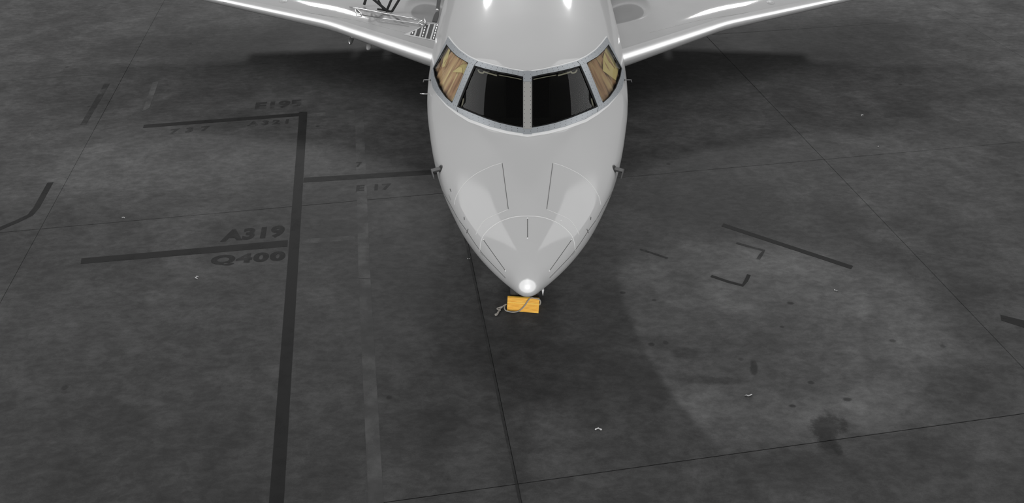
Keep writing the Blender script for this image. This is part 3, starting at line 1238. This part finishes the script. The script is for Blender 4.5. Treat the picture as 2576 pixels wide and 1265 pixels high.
WB = wing_bvh[-1]
wing_patch('walkway_panel', [(1320, 850), (1620, 720), (1920, 590), (2185, 590)], [(1320, 850), (1560, 903), (1850, 960), (2105, 1012)], .005, M['walkbase'], 20, 10)
for A_, B_ in (([(1480, 850), (1560, 865)], [(1500, 805), (1605, 745)]),
               ([(1610, 880), (1695, 893)], [(1655, 728), (1760, 668)]),
               ([(1738, 906), (1830, 926)], [(1800, 658), (1925, 606)]),
               ([(1868, 940), (1960, 955)], [(1968, 600), (2062, 600)]),
               ([(2003, 965), (2085, 980)], [(2108, 606), (2180, 602)])):
    wing_patch('walkway_bar', A_, B_, .009, M['walk'])
dots = [(1785 + k * 18, 880 - k * 67) for k in range(4)] + [(2050 + k * 17, 940 - k * 62) for k in range(6)] + [(1536, 815)]
for x, y in dots:
    wing_patch('walkway_dot', [(x - 15, y + 20), (x + 13, y + 22)], [(x - 5, y - 20), (x + 21, y - 20)], .012, M['seamlight'], 2, 2)

for (px, py, z, r, nm) in ((883, 101, 1.12, .045, 'landing_light'), (928, 115, 1.02, .05, 'drain_mast')):
    c_ = on_z(px, py, z)
    b_ = MB()
    b_.lathe([(.001, -.16), (r * .7, -.12), (r, -.03), (r, .25), (r * .6, .5), (.001, .6)], c_, (0, 1, .12), 16)
    b_.tube([c_ + Vector((0, .12, 0)), c_ + Vector((0, .2, .16))], .025, 8)
    b_.build(nm, M['strut' if nm == 'drain_mast' else 'steel'], wing_l, True)

# ------------------------------------------------------------------ engines on the rear fuselage
for sg in (-1, 1):
    c_ = Vector((sg * 2.25, 13.6, 2.75))
    e = MB()
    e.lathe([(.46, .02), (.50, -.02), (.56, 0), (.64, .18), (.70, .7), (.70, 2.2), (.58, 3.4), (.45, 3.6)], c_, (0, 1, 0), 40)
    eng = e.build('engine_nacelle', M['paint'], jet, True)
    e = MB()
    e.lathe([(.46, .02), (.50, .4), (.50, .8), (.15, .8), (.10, .5), (.001, .35)], c_, (0, 1, 0), 40)
    e.build('engine_intake', M['intake'], eng, True)
    e = MB()
    e.box((sg * 1.6, 15.4, 2.75), .9, 2.4, .22)
    e.build('engine_pylon', M['paint'], eng)

# ------------------------------------------------------------------ landing gear
def wheel(c, r, w, parent):
    t = MB()
    t.lathe([(r * .58, -w * .46), (r * .80, -w * .5), (r * .93, -w * .46), (r * .985, -w * .36), (r, -w * .22), (r * .985, -w * .2), (r * .985, -w * .16), (r, -w * .14),
             (r, -w * .02), (r * .985, 0), (r, w * .02), (r, w * .14), (r * .985, w * .16), (r * .985, w * .2), (r, w * .22), (r * .985, w * .36), (r * .93, w * .46), (r * .80, w * .5), (r * .58, w * .46)], c, (1, 0, 0), 40)
    to = t.build('tyre', M['tyre'], parent, True)
    h = MB()
    h.lathe([(.001, -w * .3), (r * .25, -w * .34), (r * .5, -w * .26), (r * .6, -w * .46), (r * .6, w * .46), (r * .5, w * .26), (r * .25, w * .34), (.001, w * .3)], c, (1, 0, 0), 28)
    h.build('hub', M['strut'], to, True)


ng = empty('nose_gear', (0, 0, 0))
ng.parent = jet
ng.location = -Vector(jet.location)
GY = 1.0
p_near = on_z(1315, 785)
GY = p_near.y + .19 + .20
gx = -.035
for sx in (-.135, .135):
    wheel(Vector((gx + sx, GY, .215)), .215, .125, ng)
g = MB()
g.tube([(gx, GY, .215), (gx, GY + .03, .6), (gx, GY + .06, 1.25)], [.045, .05, .07], 14)
g.tube([(gx - .2, GY, .215), (gx + .2, GY, .215)], .03, 12)
g.tube([(gx, GY + .05, .55), (gx, GY + .7, 1.15)], .03, 10)
g.build('strut', M['strut'], ng, True)
for sx in (-1, 1):
    g = MB()
    g.box((gx + sx * .26, GY + .02, .74), .014, .55, .5, Matrix.Rotation(sx * .10, 3, 'Y'))
    g.build('gear_door', M['paint'], ng)
g = MB()
q = on_z(1365, 737, .28)
g.add([q + Vector(v) for v in ((-.012, -.01, .06), (.018, -.01, .06), (.004, -.01, -.04), (-.012, .02, .06), (.018, .02, .06), (.004, .02, -.04))],
      [(0, 2, 1), (3, 4, 5), (0, 1, 4, 3), (1, 2, 5, 4), (2, 0, 3, 5)])
g.build('tow_pin_flag', M['seamlight'], ng)
for sx in (-1.6, 1.6):
    mg = empty('main_gear')
    mg.parent = jet
    mg.location = -Vector(jet.location)
    for dx in (-.2, .2):
        wheel(Vector((sx + dx, 10.6, .34)), .34, .22, mg)
    g = MB()
    g.tube([(sx, 10.6, .34), (sx, 10.6, 1.2)], .07, 12)
    g.tube([(sx - .28, 10.6, .34), (sx + .28, 10.6, .34)], .04, 12)
    g.build('strut', M['strut'], mg, True)

# ------------------------------------------------------------------ chock with rope at the nose wheel
bl, br = on_z(1275, 781), on_z(1354.5, 787.5)
CH = .15
tl, tr = on_z(1277, 747.5, CH), on_z(1357, 752.5, CH)
chock = empty('wheel_chock', ((bl.x + br.x) / 2, (bl.y + br.y) / 2, 0))
tag(chock, 'bright yellow ribbed wheel chock with grey rope against the nose wheel', 'chock')
prof = [(0, 0)]
NR = 11
for k in range(NR):
    a, b2 = k / NR, (k + 1) / NR
    wd = b2 - a
    if k == 6:                       # one wide plain band
        prof += [(a + .02, .0), (b2 - .02, .0)]
    else:
        prof += [(a + wd * .10, 0.), (a + wd * .62, 0.), (a + wd * .70, -.006), (a + wd * .96, -.006)]
prof += [(1, 0)]
V, F = [], []
ux = (br - bl).normalized()
up_l, up_r = tl - bl, tr - br
nrm = ux.cross(up_l.normalized()).normalized()
n = len(prof)
for base, upv in ((bl, up_l), (br, up_r)):
    for (t, d) in prof:
        V.append(base + upv * t + nrm * d)
    V.append(base + upv + Vector((0, .03, 0)))
    V.append(base + upv + Vector((0, .09, -CH)))
m = n + 2
for k in range(m):
    F.append((k, m + k, m + (k + 1) % m, (k + 1) % m))
F += [tuple(range(m)), tuple(range(2 * m - 1, m - 1, -1))]
mesh('chock_body', V, F, M['chock'], chock, False)


def on_chock(px, py, lift=.010):
    d = ray(px, py)
    nn = nrm
    t = (bl + nn * lift - CAM).dot(nn) / d.dot(nn)
    p = CAM + d * t
    if p.z < lift:
        p = on_z(px, py, lift)
    return p


rp = MB()
path = [on_z(1272, 766, .03), on_z(1269, 773, .03), on_z(1271.5, 780, .03), on_chock(1280, 783.5), on_chock(1292, 785), on_chock(1304, 782.5), on_chock(1314, 775.5), on_chock(1321.5, 766.5), on_chock(1327.5, 757.5),
        on_chock(1333, 751), on_z(1338, 749, CH + .012), on_z(1344, 750, CH + .012), on_z(1351, 751, CH + .012), on_z(1357.5, 754, .14), on_z(1359.8, 760, .10), on_z(1357.5, 767, .06)]
rp.tube(catmull(path, 8), .0085, 8)
path = [on_z(1274, 765, .04), on_z(1266, 769.5, .03), on_z(1259, 776, .014), on_z(1254, 784, .012), on_z(1250, 790, .012), on_z(1245, 792, .012)]
rp.tube(catmull(path, 6), [.008] * 14 + [.011] * 5 + [.013] * 6 + [.016] * 5 + [.010], 8)
path = [on_z(1264, 771, .03), on_z(1257, 774, .02), on_z(1251, 776, .014), on_z(1255, 780, .012), on_z(1259, 779, .012)]
rp.tube(catmull(path, 5), .011, 8)
rp.build('rope', M['rope'], chock, True)

# ------------------------------------------------------------------ things on and round the wing
WB = wing_bvh[-1]


def wpt(px, py, h):
    l_, n_ = hit(px, py, WB)
    return l_ + n_ * h


def wline(p, q, h, k=9):
    """points lifted h above the wing along a straight run"""
    return [wpt(p[0] + (q[0] - p[0]) * i / (k - 1), p[1] + (q[1] - p[1]) * i / (k - 1), h) for i in range(k)]


def wlay(name, A, B, material, parent, n=14, m=5):
    return patch_obj(name, A, B, n, m, .010, material, .006, False, parent, None, False, WB)


rail = empty('access_rail', wpt(975, 40, 0.004))
tag(rail, 'silver double rail with a painted dark shade strip, lying on the wing by the hatched walkway', 'rail')
b_ = MB()
b_.tube(wline((880, 20.5), (1053, 53), .024), .013, 8)
b_.build('upper_rail', M['steel'], rail, True)
b_ = MB()
b_.tube(wline((958, 49), (1069, 66), .026), .012, 8)
b_.build('lower_rail', M['steel'], rail, True)
wlay('rail_shade_strip', [(897, 26.5), (975, 41.5), (1052, 55.5)], [(912, 38), (958, 46), (1010, 54), (1060, 62)], M['rail_shade'], rail, 20, 5)  # dark sheet for the shade and reflection between the rails
b_ = MB()
b_.tube(wline((1053, 62.5), (1065, 55), .036, 4), .014, 8)
b_.tube(wline((1068, 52.5), (1071, 65), .040, 4), .020, 8)
b_.build('end_bracket', M['steel'], rail, True)
b_ = MB()
b_.tube(wline((893, 24), (897, 37), .026, 4) + wline((898, 37.2), (911, 38.5), .026, 4) + wline((910, 37.5), (897, 25), .026, 4), .010, 8)
b_.build('corner_brace', M['steel'], rail, True)

strap = empty('cargo_strap', wpt(1096, 56, 0.004))
tag(strap, 'black webbing strap with metal buckle on the wing root against the fuselage', 'strap')
wlay('strap_web', [(1099.5, 0), (1096.5, 26)], [(1108.5, 0), (1104.5, 27)], M['strap'], strap, 8, 4)
wlay('strap_web', [(1096.5, 31), (1091, 41), (1087, 55)], [(1104, 30), (1102.5, 45), (1098, 57)], M['strap'], strap, 8, 4)
b_ = MB()
b_.tube(wline((1097, 28), (1103.5, 28.8), .028, 4), .016, 8)
b_.build('buckle', M['steel'], strap, True)

# dark tubes imitating a stand's reflection in the wing, mostly above the frame
stand_reflection = empty('wing_stand_reflection', wpt(965, 31, .004))
tag(stand_reflection, 'dark tubes imitating a stand reflected in the wing behind the silver rail', 'stand_reflection')
heads = []
for foot, top, r in (((916, 16), (924, -14), .026), ((975, 32), (925, -14), .026), ((966, 30), (944, -14), .018), ((973, 31), (990, -14), .024), ((986, 33), (1012, -14), .024)):
    a_ = wpt(foot[0], foot[1], .03)
    d_ = ray(*top)
    h_ = CAM + d_ * ((a_.y + .10 - CAM.y) / d_.y)
    h_ = a_ + (h_ - a_) * 1.25
    heads.append(h_)
    b_ = MB()
    b_.tube([a_, h_], r, 10)
    b_.build('leg', M['strap'], stand_reflection, True)
b_ = MB()
b_.tube(wline((950, 26.5), (986, 33), .03, 5), .02, 8)
b_.build('foot_bar', M['strap'], stand_reflection, True)
b_ = MB()
b_.tube(sorted(heads, key=lambda v: v.x), .03, 8)
b_.build('top_bar', M['strap'], stand_reflection, True)

# small litter on the floor
LIT = [(500, 699, .05, 'white comma-shaped paper scrap below the Q400 lettering'),
       (1505, 1083, .045, 'white paper scrap in front of the nose near the lower joint'),
       (1881, 992, .05, 'white scrap beside a dark smear on the pale floor patch'),
       (2170, 291, .032, 'white fleck on the floor at far right, below the wing'),
       (1179, 651, .024, 'white pebble on the floor joint left of the nose'),
       (2104, 730, .035, 'pale curl of tape at the top of the pale floor patch'),
       (2207, 369, .025, 'white speck on the far right floor, second below the wing'),
       (310, 549, .025, 'white speck on the cross joint left of the A319 lettering')]
for (px, py, sz, lab) in LIT:
    p = on_z(px, py)
    V, F = [], []
    n = 7
    a0 = random.random() * 6
    for k in range(n):
        an = a0 + k * .42
        rr = sz * (.7 + .2 * random.random())
        for w in (-.22, .22):
            V.append((p.x + rr * math.cos(an) * (1 + w), p.y + rr * math.sin(an) * (.7 + w), .003 + .012 * (k % 2) + .004 * (w > 0)))
    for k in range(n - 1):
        F.append((2 * k, 2 * k + 2, 2 * k + 3, 2 * k + 1))
    V += [(x, y, z - .0025) for x, y, z in V]
    F += [tuple(2 * n + i for i in f[::-1]) for f in F]
    tag(mesh('paper_scrap', V, F, M['paper'], None, False), lab, 'litter', 'scraps on the hangar floor')
